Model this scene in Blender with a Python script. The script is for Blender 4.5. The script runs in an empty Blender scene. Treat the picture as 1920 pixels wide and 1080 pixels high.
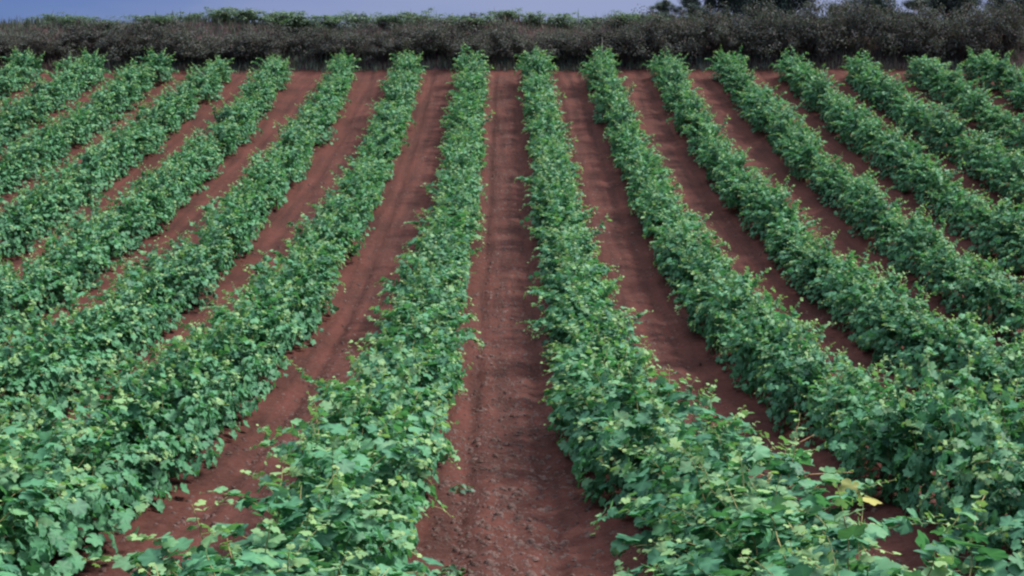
import bpy, math, random
import numpy as np

R = math.radians
sc = bpy.context.scene
col = sc.collection
rng = np.random.default_rng(7)
random.seed(7)

# ------------------------------------------------------------------ camera, light, exposure
CAM_Z = 2.20
cam_d = bpy.data.cameras.new('camera')
cam_d.lens = 50; cam_d.sensor_width = 36
cam_d.clip_start = 0.05; cam_d.clip_end = 6000
cam = bpy.data.objects.new('camera', cam_d); col.objects.link(cam)
cam.location = (0, 0, CAM_Z)
cam.rotation_euler = (R(90 - 6.2065), 0, R(-0.28))
sc.camera = cam

SUN_EL, SUN_AZ = 52, 78            # azimuth clockwise from +Y (ahead): the sun stands to the right
sun_d = bpy.data.lights.new('sun', 'SUN')
sun_d.energy = 3.1; sun_d.angle = R(14); sun_d.color = (1.0, 0.95, 0.88)
sun = bpy.data.objects.new('sun', sun_d); col.objects.link(sun)
sun.rotation_euler = (R(90 - SUN_EL), 0, R(180 - SUN_AZ) + R(0))
from mathutils import Vector
sd = Vector((math.sin(R(SUN_AZ)) * math.cos(R(SUN_EL)), math.cos(R(SUN_AZ)) * math.cos(R(SUN_EL)), math.sin(R(SUN_EL))))
sun.rotation_euler = sd.to_track_quat('Z', 'Y').to_euler()

SKY_TINT, SKY_VEIL, SKY_DECK = (0.24, 0.30, 0.58), (2.25, 2.65, 4.2), (20.5, 21.8, 25.0)
w = bpy.data.worlds.new('World'); sc.world = w; w.use_nodes = True
nt = w.node_tree; nt.nodes.clear()
wo = nt.nodes.new('ShaderNodeOutputWorld'); bg = nt.nodes.new('ShaderNodeBackground')
sky = nt.nodes.new('ShaderNodeTexSky'); sky.sky_type = 'NISHITA'; sky.sun_disc = False
sky.sun_elevation = R(SUN_EL); sky.sun_rotation = R(SUN_AZ)
sky.air_density = 1.0; sky.dust_density = 0.6; sky.ozone_density = 3.0; sky.altitude = 300
N = nt.nodes.new; L = nt.links.new
def wmix(fac, a, b, mode='MIX'):
    m = N('ShaderNodeMix'); m.data_type = 'RGBA'; m.blend_type = mode
    for k, v in ((0, fac), (6, a), (7, b)):
        if isinstance(v, (int, float)): m.inputs[k].default_value = v
        elif isinstance(v, tuple): m.inputs[k].default_value = (*v, 1)
        else: L(v, m.inputs[k])
    return m.outputs[2]
def wmap(val, lo, hi):
    m = N('ShaderNodeMapRange'); m.interpolation_type = 'SMOOTHSTEP'; m.inputs[1].default_value = lo; m.inputs[2].default_value = hi
    L(val, m.inputs[0]); return m.outputs[0]
tc = N('ShaderNodeTexCoord'); mp = N('ShaderNodeMapping'); mp.inputs[3].default_value = (2.2, 2.2, 9)
nz = N('ShaderNodeTexNoise'); nz.inputs['Scale'].default_value = 2.2; nz.inputs['Detail'].default_value = 6
sx = N('ShaderNodeSeparateXYZ')
L(tc.outputs['Generated'], mp.inputs[0]); L(mp.outputs[0], nz.inputs['Vector']); L(tc.outputs['Generated'], sx.inputs[0])
def wmath(op, a, b):
    m = N('ShaderNodeMath'); m.operation = op
    for k, v in ((0, a), (1, b)):
        if isinstance(v, (int, float)): m.inputs[k].default_value = v
        else: L(v, m.inputs[k])
    return m.outputs[0]
wob = wmath('MULTIPLY', wmath('SUBTRACT', nz.outputs['Fac'], 0.5), 0.5)
blue = wmix(1.0, sky.outputs[0], SKY_TINT, 'MULTIPLY')
veil = wmap(wmath('ADD', sx.outputs['X'], wob), -0.46, 0.06)            # thin veil of cloud towards the sun side
low = wmix(veil, blue, SKY_VEIL)
deck = wmap(wmath('ADD', sx.outputs['Z'], wmath('MULTIPLY', wob, 0.5)), 0.48, 1.02)   # paler cloud deck overhead
L(wmix(deck, low, SKY_DECK), bg.inputs[0]); bg.inputs[1].default_value = 0.06
L(bg.outputs[0], wo.inputs[0])

sc.view_settings.view_transform = 'Standard'; sc.view_settings.look = 'None'
sc.view_settings.exposure = 1.2; sc.view_settings.gamma = 1
sc.cycles.max_bounces = 6; sc.cycles.transparent_max_bounces = 4
sc.cycles.filter_width = 2.3

# ------------------------------------------------------------------ helpers
def tag(o, label=None, cat=None, group=None, kind=None):
    if label: o['label'] = label
    if cat: o['category'] = cat
    if group: o['group'] = group
    if kind: o['kind'] = kind
    return o

def link(name, data, parent=None):
    o = bpy.data.objects.new(name, data); col.objects.link(o)
    if parent: o.parent = parent
    return o

def empty(name, loc, rz=0.0, s=(1, 1, 1)):
    o = link(name, None); o.location = loc; o.rotation_euler = (0, 0, rz); o.scale = s
    o.empty_display_size = 0.1
    return o

def mesh_np(name, V, F, mats, midx=None, attrs=None, smooth=True):
    """V n x 3; F list of arrays (m x k), one per polygon size."""
    me = bpy.data.meshes.new(name)
    V = np.asarray(V, np.float32)
    me.vertices.add(len(V)); me.vertices.foreach_set('co', V.ravel())
    loops = np.concatenate([f.ravel() for f in F]).astype(np.int32)
    tot = np.concatenate([np.full(len(f), f.shape[1], np.int32) for f in F])
    start = np.concatenate([[0], np.cumsum(tot)[:-1]]).astype(np.int32)
    me.loops.add(len(loops)); me.loops.foreach_set('vertex_index', loops)
    me.polygons.add(len(tot)); me.polygons.foreach_set('loop_start', start); me.polygons.foreach_set('loop_total', tot)
    if midx is not None: me.polygons.foreach_set('material_index', np.asarray(midx, np.int32))
    for m in mats: me.materials.append(m)
    if attrs:
        for k, v in attrs.items():
            a = me.attributes.new(k, 'FLOAT', 'POINT'); a.data.foreach_set('value', np.asarray(v, np.float32))
    me.update(); me.validate()
    if smooth: me.polygons.foreach_set('use_smooth', np.ones(len(tot), bool))
    return me

def unit(a):
    return a / np.maximum(np.linalg.norm(a, axis=-1, keepdims=True), 1e-9)

def vnoise(x, y, seed):
    """smooth lattice noise in 0..1"""
    t = np.random.default_rng(seed).random((256, 256))
    xi = np.floor(x).astype(int); yi = np.floor(y).astype(int); fx = x - xi; fy = y - yi
    fx = fx * fx * (3 - 2 * fx); fy = fy * fy * (3 - 2 * fy)
    g = lambda i, j: t[i & 255, j & 255]
    return (g(xi, yi) * (1 - fx) + g(xi + 1, yi) * fx) * (1 - fy) + (g(xi, yi + 1) * (1 - fx) + g(xi + 1, yi + 1) * fx) * fy

# ------------------------------------------------------------------ materials
def newmat(name):
    m = bpy.data.materials.new(name); m.use_nodes = True
    nt = m.node_tree; nt.nodes.clear()
    out = nt.nodes.new('ShaderNodeOutputMaterial')
    return m, nt, out

def leaf_material(name, dark, mid, young, transl=0.28, rough=0.5, spec=0.35, tr_gain=(1.5, 1.7, 0.9)):
    m, nt, out = newmat(name)
    N = nt.nodes.new; L = nt.links.new
    at = N('ShaderNodeAttribute'); at.attribute_name = 'age'
    ar = N('ShaderNodeAttribute'); ar.attribute_name = 'rnd'
    ve = N('ShaderNodeAttribute'); ve.attribute_name = 'vein'
    oi = N('ShaderNodeObjectInfo')
    add = N('ShaderNodeMath'); add.operation = 'MULTIPLY_ADD'; add.inputs[1].default_value = 0.35; 
    L(oi.outputs['Random'], add.inputs[0]); L(ar.outputs['Fac'], add.inputs[2])
    sub = N('ShaderNodeMath'); sub.operation = 'SUBTRACT'; sub.inputs[1].default_value = 0.17; L(add.outputs[0], sub.inputs[0])
    r1 = N('ShaderNodeValToRGB'); r1.color_ramp.elements[0].color = (*dark, 1); r1.color_ramp.elements[1].color = (*mid, 1)
    r1.color_ramp.elements[0].position = 0.1; r1.color_ramp.elements[1].position = 0.9
    L(sub.outputs[0], r1.inputs[0])
    mx = N('ShaderNodeMix'); mx.data_type = 'RGBA'; mx.inputs[7].default_value = (*young, 1)
    L(at.outputs['Fac'], mx.inputs[0]); L(r1.outputs[0], mx.inputs[6])
    mv = N('ShaderNodeMix'); mv.data_type = 'RGBA'; mv.inputs[7].default_value = (*[min(1, c * 1.5 + 0.02) for c in mid], 1)
    vm = N('ShaderNodeMath'); vm.operation = 'MULTIPLY'; vm.inputs[1].default_value = 0.35
    L(ve.outputs['Fac'], vm.inputs[0]); L(vm.outputs[0], mv.inputs[0]); L(mx.outputs[2], mv.inputs[6])
    p = N('ShaderNodeBsdfPrincipled'); p.inputs['Roughness'].default_value = rough
    p.inputs['Specular IOR Level'].default_value = spec
    L(mv.outputs[2], p.inputs['Base Color'])
    t = N('ShaderNodeBsdfTranslucent'); tm = N('ShaderNodeMix'); tm.data_type = 'RGBA'; tm.blend_type = 'MULTIPLY'
    tm.inputs[0].default_value = 1; tm.inputs[7].default_value = (*tr_gain, 1)
    L(mv.outputs[2], tm.inputs[6]); L(tm.outputs[2], t.inputs[0])
    ms = N('ShaderNodeMixShader'); ms.inputs[0].default_value = transl
    L(p.outputs[0], ms.inputs[1]); L(t.outputs[0], ms.inputs[2]); L(ms.outputs[0], out.inputs[0])
    return m

def soil_material(name, c1, c2, c3, scale=1.0, bump=0.5):
    m, nt, out = newmat(name)
    N = nt.nodes.new; L = nt.links.new
    tc = N('ShaderNodeTexCoord')
    n1 = N('ShaderNodeTexNoise'); n1.inputs['Scale'].default_value = 0.9 * scale; n1.inputs['Detail'].default_value = 8; n1.inputs['Roughness'].default_value = 0.65
    n2 = N('ShaderNodeTexNoise'); n2.inputs['Scale'].default_value = 22 * scale; n2.inputs['Detail'].default_value = 6; n2.inputs['Roughness'].default_value = 0.7
    L(tc.outputs['Object'], n1.inputs['Vector']); L(tc.outputs['Object'], n2.inputs['Vector'])
    r = N('ShaderNodeValToRGB'); r.color_ramp.elements[0].color = (*c1, 1); r.color_ramp.elements[1].color = (*c2, 1)
    r.color_ramp.elements[0].position = 0.40; r.color_ramp.elements[1].position = 0.62
    mp = N('ShaderNodeMapping'); mp.inputs[3].default_value = (6.5, 0.35, 1)      # tracks left by the tractor run along the lanes
    n3 = N('ShaderNodeTexNoise'); n3.inputs['Scale'].default_value = 1.0; n3.inputs['Detail'].default_value = 5
    L(tc.outputs['Object'], mp.inputs[0]); L(mp.outputs[0], n3.inputs['Vector'])
    av = N('ShaderNodeMath'); av.operation = 'ADD'; hv = N('ShaderNodeMath'); hv.operation = 'MULTIPLY'; hv.inputs[1].default_value = 0.5
    L(n1.outputs['Fac'], av.inputs[0]); L(n3.outputs['Fac'], av.inputs[1]); L(av.outputs[0], hv.inputs[0]); L(hv.outputs[0], r.inputs[0])
    r2 = N('ShaderNodeValToRGB'); r2.color_ramp.elements[0].position = 0.45; r2.color_ramp.elements[1].position = 0.75
    L(n2.outputs['Fac'], r2.inputs[0])
    f = N('ShaderNodeMath'); f.operation = 'MULTIPLY'; f.inputs[1].default_value = 0.42; L(r2.outputs[0], f.inputs[0])
    mx = N('ShaderNodeMix'); mx.data_type = 'RGBA'; mx.inputs[7].default_value = (*c3, 1)
    L(f.outputs[0], mx.inputs[0]); L(r.outputs[0], mx.inputs[6])
    p = N('ShaderNodeBsdfPrincipled'); p.inputs['Roughness'].default_value = 0.95; p.inputs['Specular IOR Level'].default_value = 0.05
    L(mx.outputs[2], p.inputs['Base Color'])
    b = N('ShaderNodeBump'); b.inputs['Strength'].default_value = bump; b.inputs['Distance'].default_value = 0.03
    L(n2.outputs['Fac'], b.inputs['Height']); L(b.outputs[0], p.inputs['Normal'])
    L(p.outputs[0], out.inputs[0])
    return m

def bark_material(name, c1, c2):
    m, nt, out = newmat(name)
    N = nt.nodes.new; L = nt.links.new
    tc = N('ShaderNodeTexCoord'); n = N('ShaderNodeTexNoise'); n.inputs['Scale'].default_value = 30; n.inputs['Detail'].default_value = 5
    L(tc.outputs['Object'], n.inputs['Vector'])
    r = N('ShaderNodeValToRGB'); r.color_ramp.elements[0].color = (*c1, 1); r.color_ramp.elements[1].color = (*c2, 1)
    r.color_ramp.elements[0].position = 0.35; r.color_ramp.elements[1].position = 0.65
    L(n.outputs['Fac'], r.inputs[0])
    p = N('ShaderNodeBsdfPrincipled'); p.inputs['Roughness'].default_value = 0.9
    b = N('ShaderNodeBump'); b.inputs['Strength'].default_value = 0.6; b.inputs['Distance'].default_value = 0.01
    L(n.outputs['Fac'], b.inputs['Height']); L(b.outputs[0], p.inputs['Normal'])
    L(r.outputs[0], p.inputs['Base Color']); L(p.outputs[0], out.inputs[0])
    return m

M_VINE = leaf_material('vine_leaf', (0.016, 0.074, 0.044), (0.073, 0.216, 0.106), (0.26, 0.35, 0.12), 0.26, 0.56, 0.24)
M_YELLOW = leaf_material('yellow_leaf', (0.16, 0.19, 0.05), (0.22, 0.22, 0.055), (0.6, 0.5, 0.1))
M_SHOOT = bark_material('green_shoot', (0.14, 0.17, 0.06), (0.30, 0.24, 0.10))
M_BARK = bark_material('vine_bark', (0.035, 0.024, 0.022), (0.10, 0.07, 0.06))
M_DRYCANE = bark_material('dry_cane', (0.22, 0.12, 0.06), (0.42, 0.26, 0.13))
M_SOIL = soil_material('red_soil', (0.039, 0.0170, 0.0142), (0.080, 0.0300, 0.0238), (0.112, 0.062, 0.053))
M_BANKSOIL = soil_material('bank_soil', (0.026, 0.020, 0.022), (0.058, 0.034, 0.034), (0.07, 0.05, 0.048), 1.4)
M_SCRUB = leaf_material('scrub_leaf', (0.044, 0.050, 0.050), (0.076, 0.086, 0.078), (0.125, 0.078, 0.080), 0.15, 0.75, 0.06)
M_TREE = leaf_material('tree_leaf', (0.028, 0.046, 0.044), (0.062, 0.095, 0.074), (0.11, 0.14, 0.08), 0.12, 0.55, 0.25)
M_TWIG = bark_material('scrub_twig', (0.045, 0.032, 0.034), (0.11, 0.07, 0.068))
M_PALE = leaf_material('bush_leaf', (0.032, 0.062, 0.045), (0.075, 0.13, 0.075), (0.15, 0.19, 0.10))
M_WEED = leaf_material('weed_leaf', (0.02, 0.06, 0.035), (0.04, 0.11, 0.05), (0.09, 0.15, 0.06))
M_WOOD = bark_material('grey_wood', (0.22, 0.20, 0.18), (0.40, 0.37, 0.33))

# ------------------------------------------------------------------ terrain
PY = np.array([-40, 0, 2.5, 4.15, 5.2, 6.97, 9.2, 12.25, 16.27, 20.58, 25.15, 30.59, 37.59, 45.36, 47.6, 48.1, 48.9, 49.8, 50.4, 52, 60, 90, 400, 3000])
PZ = np.array([0.9, 0.5, 0.22, 0.02, -.15, -.39, -.60, -.76, -.80, -.61, -.09, .75, 2.02, 3.80, 4.28, 4.55, 5.15, 5.72, 5.92, 5.98, 6.0, 5.8, 4, 0])
_fy = np.arange(-40, 70, 0.05); _fz = np.interp(_fy, PY, PZ)
def _smooth(z, n):
    k = np.hanning(n); k /= k.sum()
    return np.convolve(np.pad(z, n // 2, mode='edge'), k, mode='valid')[:len(z)]
_big = _smooth(_fz, 81); _small = _smooth(_fz, 13)
_wt = np.clip((_fy - 45.0) / 2.0, 0, 1)
_prof = _big * (1 - _wt) + _small * _wt
def ground_z(x, y):
    x = np.asarray(x, float); y = np.asarray(y, float)
    z = np.where(y < 69, np.interp(y, _fy, _prof), np.interp(y, PY, PZ))
    z = z + (vnoise(x * 0.12 + 40, y * 0.12 + 40, 3) - 0.5) * 0.10
    up = np.clip((y - 47.6) / 2.5, 0, 1)
    z = z + up * (vnoise(x * 0.5 + 9, y * 0.5 + 9, 4) - 0.5) * 0.35
    return z
def gz(x, y): return float(ground_z(np.array([x]), np.array([y]))[0])

ROW_X = [(2 * k - 1) for k in range(1, 9)]
def soil_relief(x, y):
    fade = np.clip(1 - (y - 10) / 45, 0.25, 1)
    infield = np.clip((47.2 - y) / 0.6, 0, 1) * np.clip((18 - np.abs(x)) / 1.0, 0, 1)
    u = (x + 0.0) / 2.0                     # lane centres at u integer, rows at half
    d = np.abs(u - np.round(u)) * 2.0       # metres from lane centre
    mound = np.clip((d - 0.55) / 0.45, 0, 1); mound = mound * mound * (3 - 2 * mound) * 0.09
    rut = -0.05 * np.exp(-((d - 0.36) / 0.10) ** 2)
    n = (vnoise(x * 3 + 50, y * 1.1 + 50, 11) - .5) * 0.018 + (vnoise(x * 9, y * 9, 12) - .5) * 0.03
    c = vnoise(x * 17, y * 21, 13); n2 = np.clip(c - 0.55, 0, 1) * 0.055
    return infield * (mound + rut) + (n + n2) * fade

# one sheet from beside the camera to the horizon, finer near the view
xs = np.concatenate([-np.geomspace(22, 2500, 22)[::-1], np.linspace(-18, -2.6, 170)[:-1], np.linspace(-2.6, 2.6, 190), np.linspace(2.6, 18, 170)[1:], np.geomspace(22, 2500, 22)])
ys_ = [4.0]
while ys_[-1] < 54: ys_.append(ys_[-1] + max(0.026, 0.0036 * ys_[-1]))
ys = np.concatenate([-np.geomspace(6, 2500, 14)[::-1], np.linspace(-4, 4, 80)[:-1], np.array(ys_), np.geomspace(56, 3000, 34)])
X, Y = np.meshgrid(xs, ys)
Z = ground_z(X, Y) + soil_relief(X, Y) * (Y < 60) * (Y > -4) - 0.45 * np.clip((Y - 47.7) / .6, 0, 1)
nx, ny = len(xs), len(ys)
ii = np.arange(nx * ny).reshape(ny, nx)
F = np.stack([ii[:-1, :-1], ii[:-1, 1:], ii[1:, 1:], ii[1:, :-1]], -1).reshape(-1, 4)
g = link('ground', mesh_np('ground', np.stack([X, Y, Z], -1).reshape(-1, 3), [F], [M_SOIL]))
tag(g, 'red brown tilled soil of the vineyard with bare lanes between the vine rows', 'ground', kind='structure')

bxs = np.linspace(-30, 30, 300); bys = np.concatenate([np.linspace(47.4, 51, 40), np.linspace(51.5, 75, 20)])
X, Y = np.meshgrid(bxs, bys)
Z = ground_z(X, Y) + 0.05 + (vnoise(X * 3, Y * 3, 21) - .5) * 0.12 + (vnoise(X * 9, Y * 9, 22) - .5) * 0.06
edge = np.clip((Y - 47.35) / 0.5, 0, 1); Z = Z * 1 - (1 - edge) * 0.12
nx, ny = len(bxs), len(bys); ii = np.arange(nx * ny).reshape(ny, nx)
F = np.stack([ii[:-1, :-1], ii[:-1, 1:], ii[1:, 1:], ii[1:, :-1]], -1).reshape(-1, 4)
bk = link('earth_bank', mesh_np('earth_bank', np.stack([X, Y, Z], -1).reshape(-1, 3), [F], [M_BANKSOIL]))
tag(bk, 'dark earth bank rising behind the far ends of the vine rows', 'bank', kind='structure')

# loose clods and pebbles on the lanes
def clods(n):
    a = np.array([(-1, -1, -.6), (1, -1, -.6), (1, 1, -.6), (-1, 1, -.6), (-.6, -.7, .6), (.7, -.5, .7), (.5, .7, .5), (-.7, .6, .6)], float)
    q = np.array([(0, 1, 5, 4), (1, 2, 6, 5), (2, 3, 7, 6), (3, 0, 4, 7), (4, 5, 6, 7)])
    lane = rng.choice(np.arange(-8, 9), n, p=np.array([.02]*6 + [.08, .12, .36, .12, .08] + [.02]*6) / np.sum(np.array([.02]*6 + [.08, .12, .36, .12, .08] + [.02]*6)))
    x = lane * 2 + rng.normal(0, 0.42, n)
    y = 3.5 + 43 * rng.random(n) ** 2.0
    s = np.exp(rng.normal(math.log(0.0072), 0.60, n)); s = np.clip(s, 0.003, 0.03)
    z = ground_z(x, y) + soil_relief(x, y)
    th = rng.random(n) * 6.28
    jit = 1 + rng.normal(0, 0.22, (n, 8, 3))
    P = a[None] * jit * s[:, None, None]; P[..., 2] *= 0.75
    c, si = np.cos(th)[:, None], np.sin(th)[:, None]
    V = np.stack([P[..., 0] * c - P[..., 1] * si + x[:, None], P[..., 0] * si + P[..., 1] * c + y[:, None], P[..., 2] + z[:, None] + s[:, None] * 0.25], -1)
    Fq = (q[None] + (np.arange(n) * 8)[:, None, None]).reshape(-1, 4)
    return mesh_np('soil_clods', V.reshape(-1, 3), [Fq], [M_CLOD], smooth=False)
M_CLOD = soil_material('clod_soil', (0.050, 0.028, 0.024), (0.105, 0.066, 0.058), (0.25, 0.19, 0.17), 3.0)
tag(link('soil_clods', clods(60000)), 'small red clods and pebbles scattered over the lanes between the vines', 'soil clods', kind='stuff')

# ------------------------------------------------------------------ leaves
VINE_OUT = [(0, 1.0, 1), (16, .88, 0), (30, .74, 0), (44, .86, .3), (57, .95, 1), (72, .84, 0), (88, .70, 0), (104, .78, .3), (121, .82, 1), (143, .70, 0), (163, .52, .2), (180, .08, 0)]
def leaf_template(out, droop=0.22, crease=0.08):
    th, r, v = [], [], []
    for a, rr, vv in out: th.append(a); r.append(rr); v.append(vv)
    for a, rr, vv in out[-2:0:-1]: th.append(360 - a); r.append(rr); v.append(vv)
    th = np.radians(th); r = np.array(r); v = np.array(v)
    P = np.stack([np.sin(th) * r, np.cos(th) * r, -droop * r * r + crease * (1 - v) * r], -1)
    P = np.vstack([[0, 0, 0], P]); v = np.concatenate([[1], v])
    k = len(P) - 1
    T = np.array([(0, 1 + i, 1 + (i + 1) % k) for i in range(k)])
    return P, T, v
VT = leaf_template(VINE_OUT)
ST = leaf_template([(0, 1.0, 1), (28, .62, 0), (75, .42, 0), (125, .34, 0), (180, .12, 0)], 0.2, 0.05)   # simple ovate leaf
FT = (np.array([(0, -.15, 0), (.42, .4, .06), (0, 1.0, -.1), (-.42, .4, .06)], float), np.array([(0, 1, 2), (0, 2, 3)]), np.array([0, 0, 1, 0.]))

def place_leaves(tpl, pos, nrm, tip, size, age, rnd):
    """leaf blades at pos with normal nrm, pointing tip, as arrays"""
    P, T, v = tpl; n = len(pos); k = len(P)
    nrm = unit(nrm); tip = unit(tip - nrm * np.sum(tip * nrm, -1, keepdims=True)); side = np.cross(tip, nrm)
    q = np.broadcast_to(P[None], (n, k, 3)).copy()
    curl = rng.normal(1.0, 0.8, n); fold = rng.normal(0.12, 0.22, n)
    q[..., 2] = q[..., 2] * curl[:, None] + np.abs(q[..., 0]) * fold[:, None] + q[..., 0] * q[..., 1] * rng.normal(0, .2, n)[:, None]
    q[..., 0] *= rng.uniform(.85, 1.12, n)[:, None]
    q *= size[:, None, None]
    V = pos[:, None] + q[..., 0:1] * side[:, None] + q[..., 1:2] * tip[:, None] + q[..., 2:3] * nrm[:, None]
    Fc = (T[None] + (np.arange(n) * k)[:, None, None]).reshape(-1, 3)
    return V.reshape(-1, 3), Fc, np.repeat(age, k), np.repeat(rnd, k), np.tile(v, n)

def tubes(paths, radii, sides=4):
    """swept tubes; paths list of (k,3), radii list of (k,)"""
    Vs, Fs, off = [], [], 0
    for p, r in zip(paths, radii):
        p = np.asarray(p, float); k = len(p)
        t = unit(np.gradient(p, axis=0)); ref = np.where(np.abs(t[:, 2:3]) > .9, np.array([[1., 0, 0]]), np.array([[0, 0, 1.]]))
        a = unit(np.cross(t, ref)); b = np.cross(t, a)
        ang = np.arange(sides) / sides * 2 * np.pi
        ring = p[:, None] + np.asarray(r)[:, None, None] * (np.cos(ang)[None, :, None] * a[:, None] + np.sin(ang)[None, :, None] * b[:, None])
        Vs.append(ring.reshape(-1, 3))
        i = np.arange(k - 1)[:, None] * sides; j = np.arange(sides)[None]
        q = np.stack([i + j, i + (j + 1) % sides, i + sides + (j + 1) % sides, i + sides + j], -1).reshape(-1, 4)
        Fs.append(q + off); off += k * sides
    return np.vstack(Vs), np.vstack(Fs)

# ------------------------------------------------------------------ grape vine
def make_vine_meshes(i, ncane=34, vigor=1.0):
    pos, nrm, tip, size, age = [], [], [], [], []
    cp, crad = [], []
    for c in range(ncane):
        y0 = rng.uniform(-.70, .70); x0 = rng.normal(0, .06)
        p = np.array([x0, y0, rng.uniform(.26, .40)])
        az = rng.uniform(0, 2 * np.pi); el = math.radians(rng.uniform(26, 88))
        d = np.array([math.cos(az) * math.cos(el) * 1.0, math.sin(az) * math.cos(el) * .8, math.sin(el)])
        ln = rng.uniform(.48, .84) * vigor
        up_ = rng.random() < .32
        if up_: ln *= 1.18; d = np.array([d[0] * .45, d[1] * .6, 1.0])
        nst = int(ln / .040); path = [p.copy()]
        sag = rng.uniform(.03, .085)
        for k in range(nst):
            d = d + np.array([rng.normal(0, .07), rng.normal(0, .07), -sag * (0.5 + k / nst)])
            if abs(p[0]) > .46 and d[0] * p[0] > 0: d[0] *= .62; d[2] -= .06
            if p[2] > .80 and not up_: d[2] -= .10
            d = d / np.linalg.norm(d); p = p + d * .040
            if p[2] < rng.uniform(.16, .34): break
            path.append(p.copy())
            f = (k + 1) / nst
            if f < .12: continue
            o = np.array([p[0] * 1.6 + .25 * d[0], p[1] * .35 + .25 * d[1], 0]); o /= max(np.linalg.norm(o), .05); o *= min(1, .35 + abs(p[0]) * 1.6)
            for rep in range(1 if f > .9 else (2 if rng.random() < .85 else 1)):
                s = .053 * rng.uniform(.6, 1.4) * (1.0 if f < .72 else max(.28, 1 - (f - .72) * 2.5))
                if rep: s *= rng.uniform(.5, .95)
                pet = rng.normal(0, 1, 3); pet -= d * pet.dot(d); pet /= np.linalg.norm(pet); pet[2] = abs(pet[2]) * .6 + .2
                q = p + pet * rng.uniform(.03, .085) * (s / .07)
                pos.append(q)
                nrm.append(np.array([0, 0, .72]) + o * rng.uniform(.1, .9) + rng.normal(0, .42, 3))
                tip.append(o * .8 + pet * .7 + np.array([0, 0, -.35]) + rng.normal(0, .3, 3))
                size.append(s); age.append(np.clip((f - .76) * 3.8 + rng.normal(0, .14), 0, 1) if f > .66 else (rng.uniform(.08, .32) if rng.random() < .08 else max(0, rng.normal(-.03, .09))))
        path = np.array(path)
        if len(path) > 3:
            cp.append(path); crad.append(np.linspace(.0055, .0016, len(path)))
    # shaded skirt of older leaves low on the sides
    ns = 380
    sx = np.where(rng.random(ns) < .5, -1, 1)
    sp = np.stack([sx * rng.uniform(.08, .38, ns), rng.uniform(-.72, .72, ns), rng.uniform(.03, .50, ns)], -1)
    pos += list(sp); o = np.stack([sx, np.zeros(ns), np.zeros(ns)], -1)
    nrm += list(o * .8 + np.array([0, 0, .5]) + rng.normal(0, .35, (ns, 3)))
    tip += list(o * .4 + np.array([0, 0, -.8]) + rng.normal(0, .3, (ns, 3)))
    size += list(.056 * rng.uniform(.7, 1.25, ns)); age += list(np.clip(rng.normal(-.05, .08, ns), 0, 1))
    n = len(pos)
    V, Fc, a, r, v = place_leaves(VT, np.array(pos), np.array(nrm), np.array(tip), np.array(size), np.array(age), rng.random(n))
    tv, tf = tubes(cp, crad, 3)
    o = len(V)
    V = np.vstack([V, tv]); a = np.concatenate([a, np.zeros(len(tv))]); r = np.concatenate([r, np.zeros(len(tv))]); v = np.concatenate([v, np.zeros(len(tv))])
    fol = mesh_np('vine_foliage', V, [Fc, tf + o], [M_VINE, M_SHOOT], np.concatenate([np.zeros(len(Fc)), np.ones(len(tf))]), dict(age=a, rnd=r, vein=v))
    # gnarled stump with two arms along the row
    t = np.linspace(0, 1, 6)
    st = np.stack([rng.normal(0, .012, 6), rng.normal(0, .012, 6), -.06 + t * .38], -1)
    paths, rad = [st], [np.linspace(.045, .036, 6)]
    for sgn in (-1, 1):
        paths.append(np.stack([rng.normal(0, .012, 6), sgn * t * .55, .30 + .05 * np.sin(t * 3) + rng.normal(0, .008, 6)], -1)); rad.append(np.linspace(.032, .016, 6))
    tv, tf = tubes(paths, rad, 7)
    return fol, mesh_np('vine_trunk', tv, [tf], [M_BARK])

VAR = [make_vine_meshes(i, ncane=int(rng.integers(46, 54)), vigor=rng.uniform(.94, 1.08)) for i in range(12)]

ORD = 'zeroth first second third fourth fifth sixth seventh eighth'.split()
def ordinal(n):
    return f"{n}{'th' if 10 <= n % 100 <= 20 else {1: 'st', 2: 'nd', 3: 'rd'}.get(n % 10, 'th')}"

protos = []
for fol, tr in VAR:
    e = empty('grape_vine', (0, 0, 0)); link('foliage', fol, e); link('trunk', tr, e); protos.append([e, False])

def copy_tree(o):
    c = o.copy(); col.objects.link(c)
    for ch in o.children:
        k = ch.copy(); col.objects.link(k); k.parent = c
    return c

VINES = {}
def plant_vine(x, y, label, group, key):
    k = int(rng.integers(0, len(protos)))
    e, used = protos[k]
    o = e if not used else copy_tree(e)
    protos[k][1] = True
    o.location = (x, y, gz(x, y) + 0.06)
    o.rotation_euler = (0, 0, rng.normal(0, .10) + (math.pi if rng.random() < .5 else 0))
    s = rng.uniform(.94, 1.07); fl = 1 + (.18 if x < 0 else (.26 if x < 2 else .10)) * min(1, max(0, (10 - y) / 4)); o.scale = (s * rng.uniform(.94, 1.10) * fl * (1 if abs(x) < 2 else (.93 if abs(x) < 4 else .88) - (.07 if 2 < x < 4 and y < 14 else 0)), s * 1.12, s * rng.uniform(.82, 1.02) * (1 if abs(x) < 4 else .94) * (1 - (.10 if x < 0 else .04) * min(1, max(0, (9 - y) / 3))))
    tag(o, label, 'grape vine', group)
    VINES[key] = o
    return o

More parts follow.
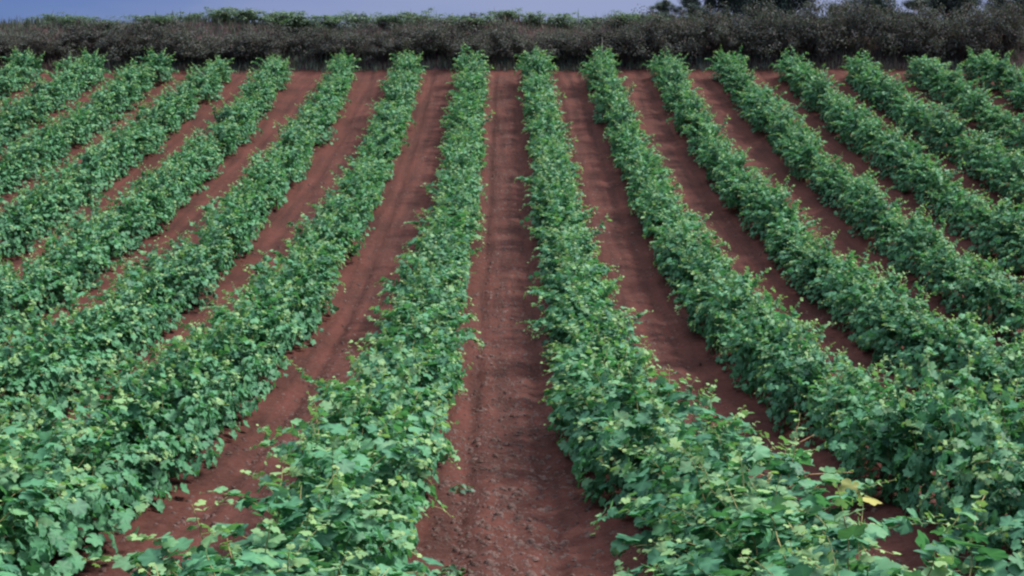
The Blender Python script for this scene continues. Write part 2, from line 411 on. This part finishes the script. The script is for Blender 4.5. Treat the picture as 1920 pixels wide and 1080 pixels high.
STEP = 1.4
for side, sn in ((-1, 'left'), (1, 'right')):
    for k, xr in enumerate(ROW_X, 1):
        y_min = max(3.5 if side > 0 else 3.9, xr / 0.36 - 2.2)
        x = xr * side
        n = int((45.1 - y_min) / STEP) + 1
        grp = f'grape vines in the {ORD[k]} row {sn} of the central lane'
        for j in range(n):
            y = 45.1 - j * STEP + rng.normal(0, .07)
            if j == 0: lb = f'leafy vine at the far bank end of the {ORD[k]} row {sn} of the central lane'
            elif j == n - 1: lb = f'nearest leafy vine of the {ORD[k]} row {sn} of the central lane'
            else: lb = f'leafy vine, {ordinal(j + 1)} from the bank in the {ORD[k]} row {sn} of the central lane'
            drift = .30 * min(1, max(0, (11.5 - y) / 2.5)) if (side, k) == (1, 1) else (.22 * min(1, max(0, (14 - y) / 3)) if (side, k) == (1, 2) else 0)      # the row bends out a little near the headland
            plant_vine(x + drift + rng.normal(0, .05), y, lb, grp, (side * k, j))

# ------------------------------------------------------------------ bushes, scrub, trees
def make_bush(nleaf, size, leaf, mats, tpl, stems=7, h=1.0, rad=.75, dens=.75, age_p=.12, up=.5, nclump=9, sr=.018):
    """shrub about h tall: stems that fork, leaf clumps spread through the crown"""
    cl_ = []
    paths, rads = [], []
    for s in range(stems):
        az = rng.uniform(0, 6.28); tl = rng.uniform(.5, 1.0)
        tipp = np.array([math.cos(az) * rad * rng.uniform(.1, .8), math.sin(az) * rad * rng.uniform(.1, .8), h * tl])
        t = np.linspace(0, 1, 6)[:, None]
        p = t * tipp * np.array([1, 1, 1]) + np.sin(t * 3.1) * rng.normal(0, .06 * h, 3); p[0] = (rng.normal(0, .05), rng.normal(0, .05), -.08)
        paths.append(p); rads.append(np.linspace(sr * h, .006, 6))
        for b in range(4):
            q0 = p[rng.integers(2, 6)]; dv = rng.normal(0, 1, 3); dv[2] = abs(dv[2]) * .9 + .1; dv = dv / np.linalg.norm(dv) * h * rng.uniform(.15, .38)
            tt = np.linspace(0, 1, 4)[:, None]
            paths.append(q0 + tt * dv + np.sin(tt * 3) * rng.normal(0, .02 * h, 3)); rads.append(np.linspace(.008 * h, .003, 4))
            cl_.append(q0 + dv)
    cl_ = np.array(cl_)
    extra = np.stack([rng.normal(0, rad * .5, nclump), rng.normal(0, rad * .5, nclump), h * rng.uniform(.12, .8, nclump)], -1)
    cl_ = np.vstack([cl_, extra])
    idx = rng.integers(0, len(cl_), nleaf)
    cr = rng.uniform(.10, .24, len(cl_)) * h
    off = unit(rng.normal(0, 1, (nleaf, 3))) * (rng.random((nleaf, 1)) ** .5) * cr[idx][:, None] * np.array([1.15, 1.15, .85])
    pos = cl_[idx] + off
    pos[:, 2] = np.abs(pos[:, 2] - .02) + .02
    out = unit(off + np.array([0, 0, .02]))
    nrm = out * .7 + np.array([0, 0, up]) + rng.normal(0, .4, (nleaf, 3))
    tip = out + rng.normal(0, .6, (nleaf, 3))
    age = np.where(rng.random(nleaf) < age_p, rng.random(nleaf), 0)
    clr = rng.random(len(cl_))[idx] * .6 + rng.random(nleaf) * .4
    V, Fc, a, r, v = place_leaves(tpl, pos, nrm, tip, size * rng.uniform(.6, 1.3, nleaf), age, clr)
    tv, tf = tubes(paths, rads, 4)
    return mesh_np('bush_foliage', V, [Fc], [mats[0]], None, dict(age=a, rnd=r, vein=v)), mesh_np('bush_stems', tv, [tf], [mats[1]])

def protos_of(name, meshes, pn=('foliage', 'stems')):
    out = []
    for f, s in meshes:
        e = empty(name, (0, 0, 0)); link(pn[0], f, e); link(pn[1], s, e); out.append([e, False])
    return out

def put(pl, x, y, label, cat, group, sx, sz, k=None, rz=None):
    k = int(rng.integers(0, len(pl))) if k is None else k
    e, used = pl[k]; o = copy_tree(e) if used else e; pl[k][1] = True
    o.location = (x, y, gz(x, y) + .02); o.rotation_euler = (0, 0, rng.uniform(0, 6.28) if rz is None else rz)
    o.scale = (sx, sx, sz); tag(o, label, cat, group); return o

SCRUB = protos_of('scrub_bush', [make_bush(5600, .042, None, (M_SCRUB, M_TWIG), FT, 12, 1.0, .9, age_p=.22, nclump=34) for _ in range(6)])
def where(u):
    """u in row units: halves are rows, integers lanes"""
    r = abs(u)
    sd = 'left' if u < 0 else 'right'
    if abs(r - round(r)) < .2:
        q = int(round(r))
        if q == 0: return 'the central lane'
        if q == 8: return f'the outer side of {sd} row 8'
        return f'the gap between {sd} rows {q} and {q + 1}'
    if r > 8: return f'the ground outside {sd} row 8'
    return f'the {ORD[int(r + .5)]} row {sd} of the lane'
for i in range(-17, 18):
    u = i / 2
    
    x = u * 2 + rng.normal(0, .12)
    hgt = rng.uniform(.65, 1.15)
    if u > 1.5: hgt = rng.uniform(1.15, 1.45) + .25 * min(1, max(0, (u - 1.5) / 2))
    put(SCRUB, x, 48.25 + rng.normal(0, .14), f'dark scrub bush on the bank straight behind {where(u)}', 'scrub bush', 'dark scrub bushes along the bank behind the vineyard', 1.3 * rng.uniform(.9, 1.12), hgt)

PALE = protos_of('pale_bush', [make_bush(2200, .060, None, (M_PALE, M_TWIG), ST, 10, 1.0, .85, age_p=.3, up=.7, nclump=26) for _ in range(5)])
pale = [(-16.0, .42), (-15.0, .5), (-14.0, .62), (-12.2, .62), (-11.2, .5), (-9.9, .55), (-9.0, .62), (-8.0, .66), (-7.0, .68), (-6.0, .62), (-5.1, .58), (-4.0, .5), (-3.0, .56), (-2.0, .52), (-1.1, .6), (0.0, .5), (1.1, .42), (2.0, .5), (3.1, .46), (4.0, .5), (5.0, .5)]
def side_words(x):
    u = x / 2
    v = round(u * 2) / 2
    return where(v)
seen = {}
for x, h in pale:
    lb = f'pale green bush on the bank top above {side_words(x)}'

    assert lb not in seen, lb
    seen[lb] = 1
    put(PALE, x, 50.6 + rng.normal(0, .4), lb, 'bush', 'pale green bushes along the bank top', h * rng.uniform(1.5, 2.0), h * rng.uniform(.55, .95))

# rank grass and dead stalks over the bank
def grass(n):
    x = rng.uniform(-24, 24, n); y = 46.75 + 4.4 * rng.random(n) ** 1.15
    keep = (y > 47.5) | (vnoise(x * .9 + 11, y * 1.5, 41) + (y - 47.5) * .55 + rng.normal(0, .08, n) > .52); x = x[keep]; y = y[keep]; n = len(x)
    h = rng.uniform(.10, .34, n) * np.clip(.35 + (y - 46.8) * .8, .35, 1) * np.where(rng.random(n) < .06, 1.8, 1)
    z = ground_z(x, y) + .02
    az = rng.uniform(0, 6.28, n); ln = rng.uniform(.05, .5, n) * h; wd = rng.uniform(.008, .02, n)
    b = np.stack([x, y, z], -1); sd_ = np.stack([np.cos(az + 1.57), np.sin(az + 1.57), np.zeros(n)], -1) * wd[:, None]
    m = b + np.stack([np.cos(az) * ln * .35, np.sin(az) * ln * .35, h * .6], -1); t = b + np.stack([np.cos(az) * ln, np.sin(az) * ln, h], -1)
    V = np.stack([b - sd_, b + sd_, m + sd_ * .8, m - sd_ * .8, t], 1)
    q = np.array([(0, 1, 2, 3)])[None] + (np.arange(n) * 5)[:, None, None]; tr = np.array([(3, 2, 4)])[None] + (np.arange(n) * 5)[:, None, None]
    rn = np.clip(vnoise(x * .6 + 30, y * .6, 31) * .7 + rng.random(n) * .3, 0, 1); ag = np.clip((vnoise(x * .4 + 70, y * .8, 32) - .45) * 2.5, 0, 1) * rng.random(n)
    return mesh_np('bank_grass', V.reshape(-1, 3), [q.reshape(-1, 4), tr.reshape(-1, 3)], [M_GRASS], None, dict(age=np.repeat(ag, 5), rnd=np.repeat(rn, 5), vein=np.zeros(n * 5)))
M_GRASS = leaf_material('bank_grass_blade', (0.045, 0.058, 0.052), (0.085, 0.11, 0.085), (0.13, 0.095, 0.085), 0.15, 0.7, 0.15)
tag(link('bank_grass', grass(34000)), 'dull rank grass and dead stalks covering the dark bank', 'grass', kind='stuff')

# taller dark trees beyond the bank on the right: tapered trunk, limbs, ragged crown
def make_tree(nleaf, h, spread, low, seed_gap):
    paths, rads, cl_ = [], [], []
    t = np.linspace(0, 1, 9)[:, None]
    trunk = t * np.array([rng.normal(0, .15), rng.normal(0, .15), h * .82]) + np.sin(t * 4) * rng.normal(0, .07, 3); trunk[0] = (0, 0, -.15)
    paths.append(trunk); rads.append(np.linspace(.035 * h, .012, 9))
    for b in range(22):
        k = int(rng.choice([1, 1, 1, 2, 2, 3, 4, 5, 6, 7, 8])); q0 = trunk[k]
        az = rng.uniform(0, 6.28); f = q0[2] / h
        ln = spread * rng.uniform(.5, 1.0) * (1.0 - .45 * f)
        dv = np.array([math.cos(az) * ln, math.sin(az) * ln, rng.uniform(.1, .95) * ln])
        tt = np.linspace(0, 1, 6)[:, None]
        pth = q0 + tt * dv + np.sin(tt * 3.1) * rng.normal(0, .08, 3)
        paths.append(pth); rads.append(np.linspace(.012 * h * (1 - f * .6), .006, 6))
        for c in range(4):
            q = pth[rng.integers(2, 6)] + rng.normal(0, .16, 3); cl_.append(q)
            paths.append(np.array([pth[2], (pth[2] + q) / 2 + rng.normal(0, .03, 3), q])); rads.append(np.array([.012, .008, .004]))
    cl_ = np.array(cl_); cl_ = cl_[cl_[:, 2] > low * h]
    n = len(cl_); idx = rng.integers(0, n, nleaf); cr = rng.uniform(.28, .68, n) * h / 4.0
    off = unit(rng.normal(0, 1, (nleaf, 3))) * (rng.random((nleaf, 1)) ** .45) * cr[idx][:, None] * np.array([1.1, 1.1, 1.0])
    pos = cl_[idx] + off; out = unit(off)
    V, Fc, a, r, v = place_leaves(FT, pos, out * .6 + np.array([0, 0, .55]) + rng.normal(0, .4, (nleaf, 3)), out + rng.normal(0, .6, (nleaf, 3)), .075 * rng.uniform(.6, 1.4, nleaf),
                                  np.where(rng.random(nleaf) < .12, rng.random(nleaf), 0), rng.random(n)[idx] * .65 + rng.random(nleaf) * .35)
    tv, tf = tubes(paths, rads, 5)
    return mesh_np('tree_crown', V, [Fc], [M_TREE], None, dict(age=a, rnd=r, vein=v)), mesh_np('tree_trunk', tv, [tf], [M_TWIG])
TREES = protos_of('tree', [make_tree(30000, 4.0, 1.9, .0, i) for i in range(4)], ('crown', 'trunk'))
# x, y, height scale, width scale, words
trees = [(5.6, 51.6, .17, .26, 'low dark tree at the left end of the trees beyond the bank'),
         (6.6, 51.8, .24, .30, 'low dark tree, second from the left end of the trees beyond the bank'),
         (7.7, 52.2, .34, .42, 'dark bushy tree just left of the tall twin trees beyond the bank'),
         (9.1, 52.8, .80, .66, 'tall dark tree, left one of the twin trees beyond the bank'),
         (10.5, 53.0, .90, .66, 'tall dark tree, right one of the twin trees, beside the first sky gap'),
         (12.0, 51.8, .20, .30, 'low dark tree filling the foot of the first sky gap beyond the bank'),
         (13.4, 52.4, .74, .62, 'dark tree beyond the bank, just right of the first sky gap'),
         (14.9, 51.8, .22, .34, 'lower dark tree beneath the second sky gap beyond the bank'),
         (16.2, 52.6, .64, .60, 'dark tree right of the second sky gap beyond the bank'),
         (17.8, 52.0, .26, .36, 'lower dark tree, second from the right end beyond the bank'),
         (19.2, 52.6, .66, .64, 'dark tree at the far right end of the trees beyond the bank')]
for i, (x, y, sz, sx, lb) in enumerate(trees):
    put(TREES, x, y, lb, 'tree', 'dark trees beyond the bank', sx * 1.12, sz * 1.2, i % 4)

# ------------------------------------------------------------------ weeds, canes, stake, yellow leaf
def make_weed(n, rad, size):
    az = rng.uniform(0, 6.28, n); rr = rad * rng.random(n) ** .7
    pos = np.stack([np.cos(az) * rr, np.sin(az) * rr * .7, .015 + .07 * rng.random(n) * (1 - rr / rad * .6)], -1)
    o = np.stack([np.cos(az), np.sin(az), np.zeros(n)], -1)
    V, Fc, a, r, v = place_leaves(ST, pos, np.array([0, 0, 1.]) + o * .5 + rng.normal(0, .3, (n, 3)), o + rng.normal(0, .4, (n, 3)) + np.array([0, 0, .15]), size * rng.uniform(.6, 1.3, n), np.where(rng.random(n) < .15, .5, 0), rng.random(n))
    paths = [np.array([(0, 0, -.03), p * .5, p]) for p in pos[::2]]
    tv, tf = tubes(paths, [np.array([.004, .003, .002])] * len(paths), 3)
    return mesh_np('weed_leaves', V, [Fc], [M_WEED], None, dict(age=a, rnd=r, vein=v)), mesh_np('weed_stems', tv, [tf], [M_SHOOT])
for x, y, rd, lb in [(-.36, 11.6, .17, 'small green weed on the central lane beside the left row, the farther one'),
                     (-.34, 8.9, .16, 'small green weed on the central lane beside the left row, the nearer one'),
                     (.86, 8.1, .24, 'dark low weed at the foot of the right row by the central lane')]:
    f, s = make_weed(34, rd * .8, .045)
    e = empty('weed', (x, y, gz(x, y) + float(soil_relief(np.array([x]), np.array([y]))[0]))); link('leaves', f, e); link('stems', s, e)
    tag(e, lb, 'weed', 'weeds on the central lane')

def cane(name, pts, r0, r1, mat, twigs=3):
    pts = np.array(pts, float); t = np.linspace(0, len(pts) - 1, len(pts) * 4)
    p = np.stack([np.interp(t, np.arange(len(pts)), pts[:, k]) for k in range(3)], -1)
    p = p + np.cumsum(rng.normal(0, .004, p.shape), 0) * .5
    paths, rr = [p], [np.linspace(r0, r1, len(p))]
    for i in range(twigs):
        q = p[rng.integers(3, len(p) - 1)]; d = rng.normal(0, .07, 3); d[2] = abs(d[2])
        paths.append(np.array([q, q + d * .5, q + d])); rr.append(np.array([r1 * 1.2, r1, r1 * .6]))
    v, f = tubes(paths, rr, 5)
    return mesh_np(name, v, [f], [mat])
def gp(x, y, dz): return (x, y, gz(x, y) + dz)
c = link('dry_cane', cane('dry_cane', [gp(-2.18, 7.2, .14), gp(-2.05, 7.45, .16), gp(-1.86, 7.75, .15), gp(-1.72, 8.1, .20)], .012, .006, M_DRYCANE))
tag(c, 'dry brown pruned cane lying on red soil between the first and second left rows', 'cane')

# the bare twiggy shoots and the one big yellow leaf belong to vines of the nearest right row
def own(key): return VINES[key]
def near_vine(rowkey, y):
    ks = [k for k in VINES if k[0] == rowkey]
    return VINES[min(ks, key=lambda k: abs(VINES[k].location.y - y))]
def world_child(o, name, me):
    bpy.context.view_layer.update()
    ch = link(name, me, o); ch.matrix_parent_inverse = o.matrix_world.inverted(); return ch

dg = bpy.context.evaluated_depsgraph_get(); bpy.context.view_layer.update()
def top_at(x, y):
    hit, loc, *_ = sc.ray_cast(bpy.context.evaluated_depsgraph_get(), Vector((x, y, 8)), Vector((0, 0, -1)))
    return loc.z
# one large yellowed leaf on the nearest right row
o = near_vine(1, 6.5)
zt = max(top_at(1.66 + dx * .1, 6.6 + dy * .1) for dx in (-2, -1, 0, 1, 2) for dy in (-3, -2, -1, 0, 1)) - .05
P = np.array([(1.66, 6.66, zt + .03), (1.73, 6.58, zt - .01)])
V, Fc, a, r, v = place_leaves(VT, P, np.array([(0.1, -.75, .6), (.2, -.2, .9)]), np.array([(-.2, -.3, -.5), (.5, -.2, -.4)]), np.array([.068, .06]), np.array([0., .3]), np.array([.4, .8]))
ch = world_child(o, 'yellow_leaf', mesh_np('yellow_leaf', V, [Fc], [M_YELLOW], None, dict(age=a, rnd=r, vein=v))); ch['label'] = 'pair of yellow leaves'
o['label'] = 'vine with two yellow leaves on top, first row right of the central lane'
# long bare shoots reaching out of the same row
o = near_vine(1, 8.4)
zt = top_at(1.5, 8.3)
m1 = [(1.45, 8.3, zt - .1), (1.66, 8.3, zt + .06), (1.80, 8.28, zt + .17), (2.05, 8.25, zt + .19)]
m2 = [(1.40, 8.5, zt - .1), (1.60, 8.5, zt + .10), (1.74, 8.55, zt + .26), (1.90, 8.6, zt + .34)]
for k, mm in enumerate((m1, m2)):
    world_child(o, 'bare_shoot', cane('bare_shoot', mm, .007, .003, M_DRYCANE, 4))
o['label'] = 'vine with long bare shoots sticking out, first row right of the central lane'
# thin stake among the last vines of the second right row
x, y = 3.02, 45.0
sk = link('vineyard_stake', cane('vineyard_stake', [gp(x, y, -.2), gp(x + .01, y, .5), gp(x + .01, y, .9), gp(x + .015, y, 1.45)], .013, .010, M_WOOD, 0))
tag(sk, 'thin grey wooden stake standing at the far end of the second right row', 'stake')
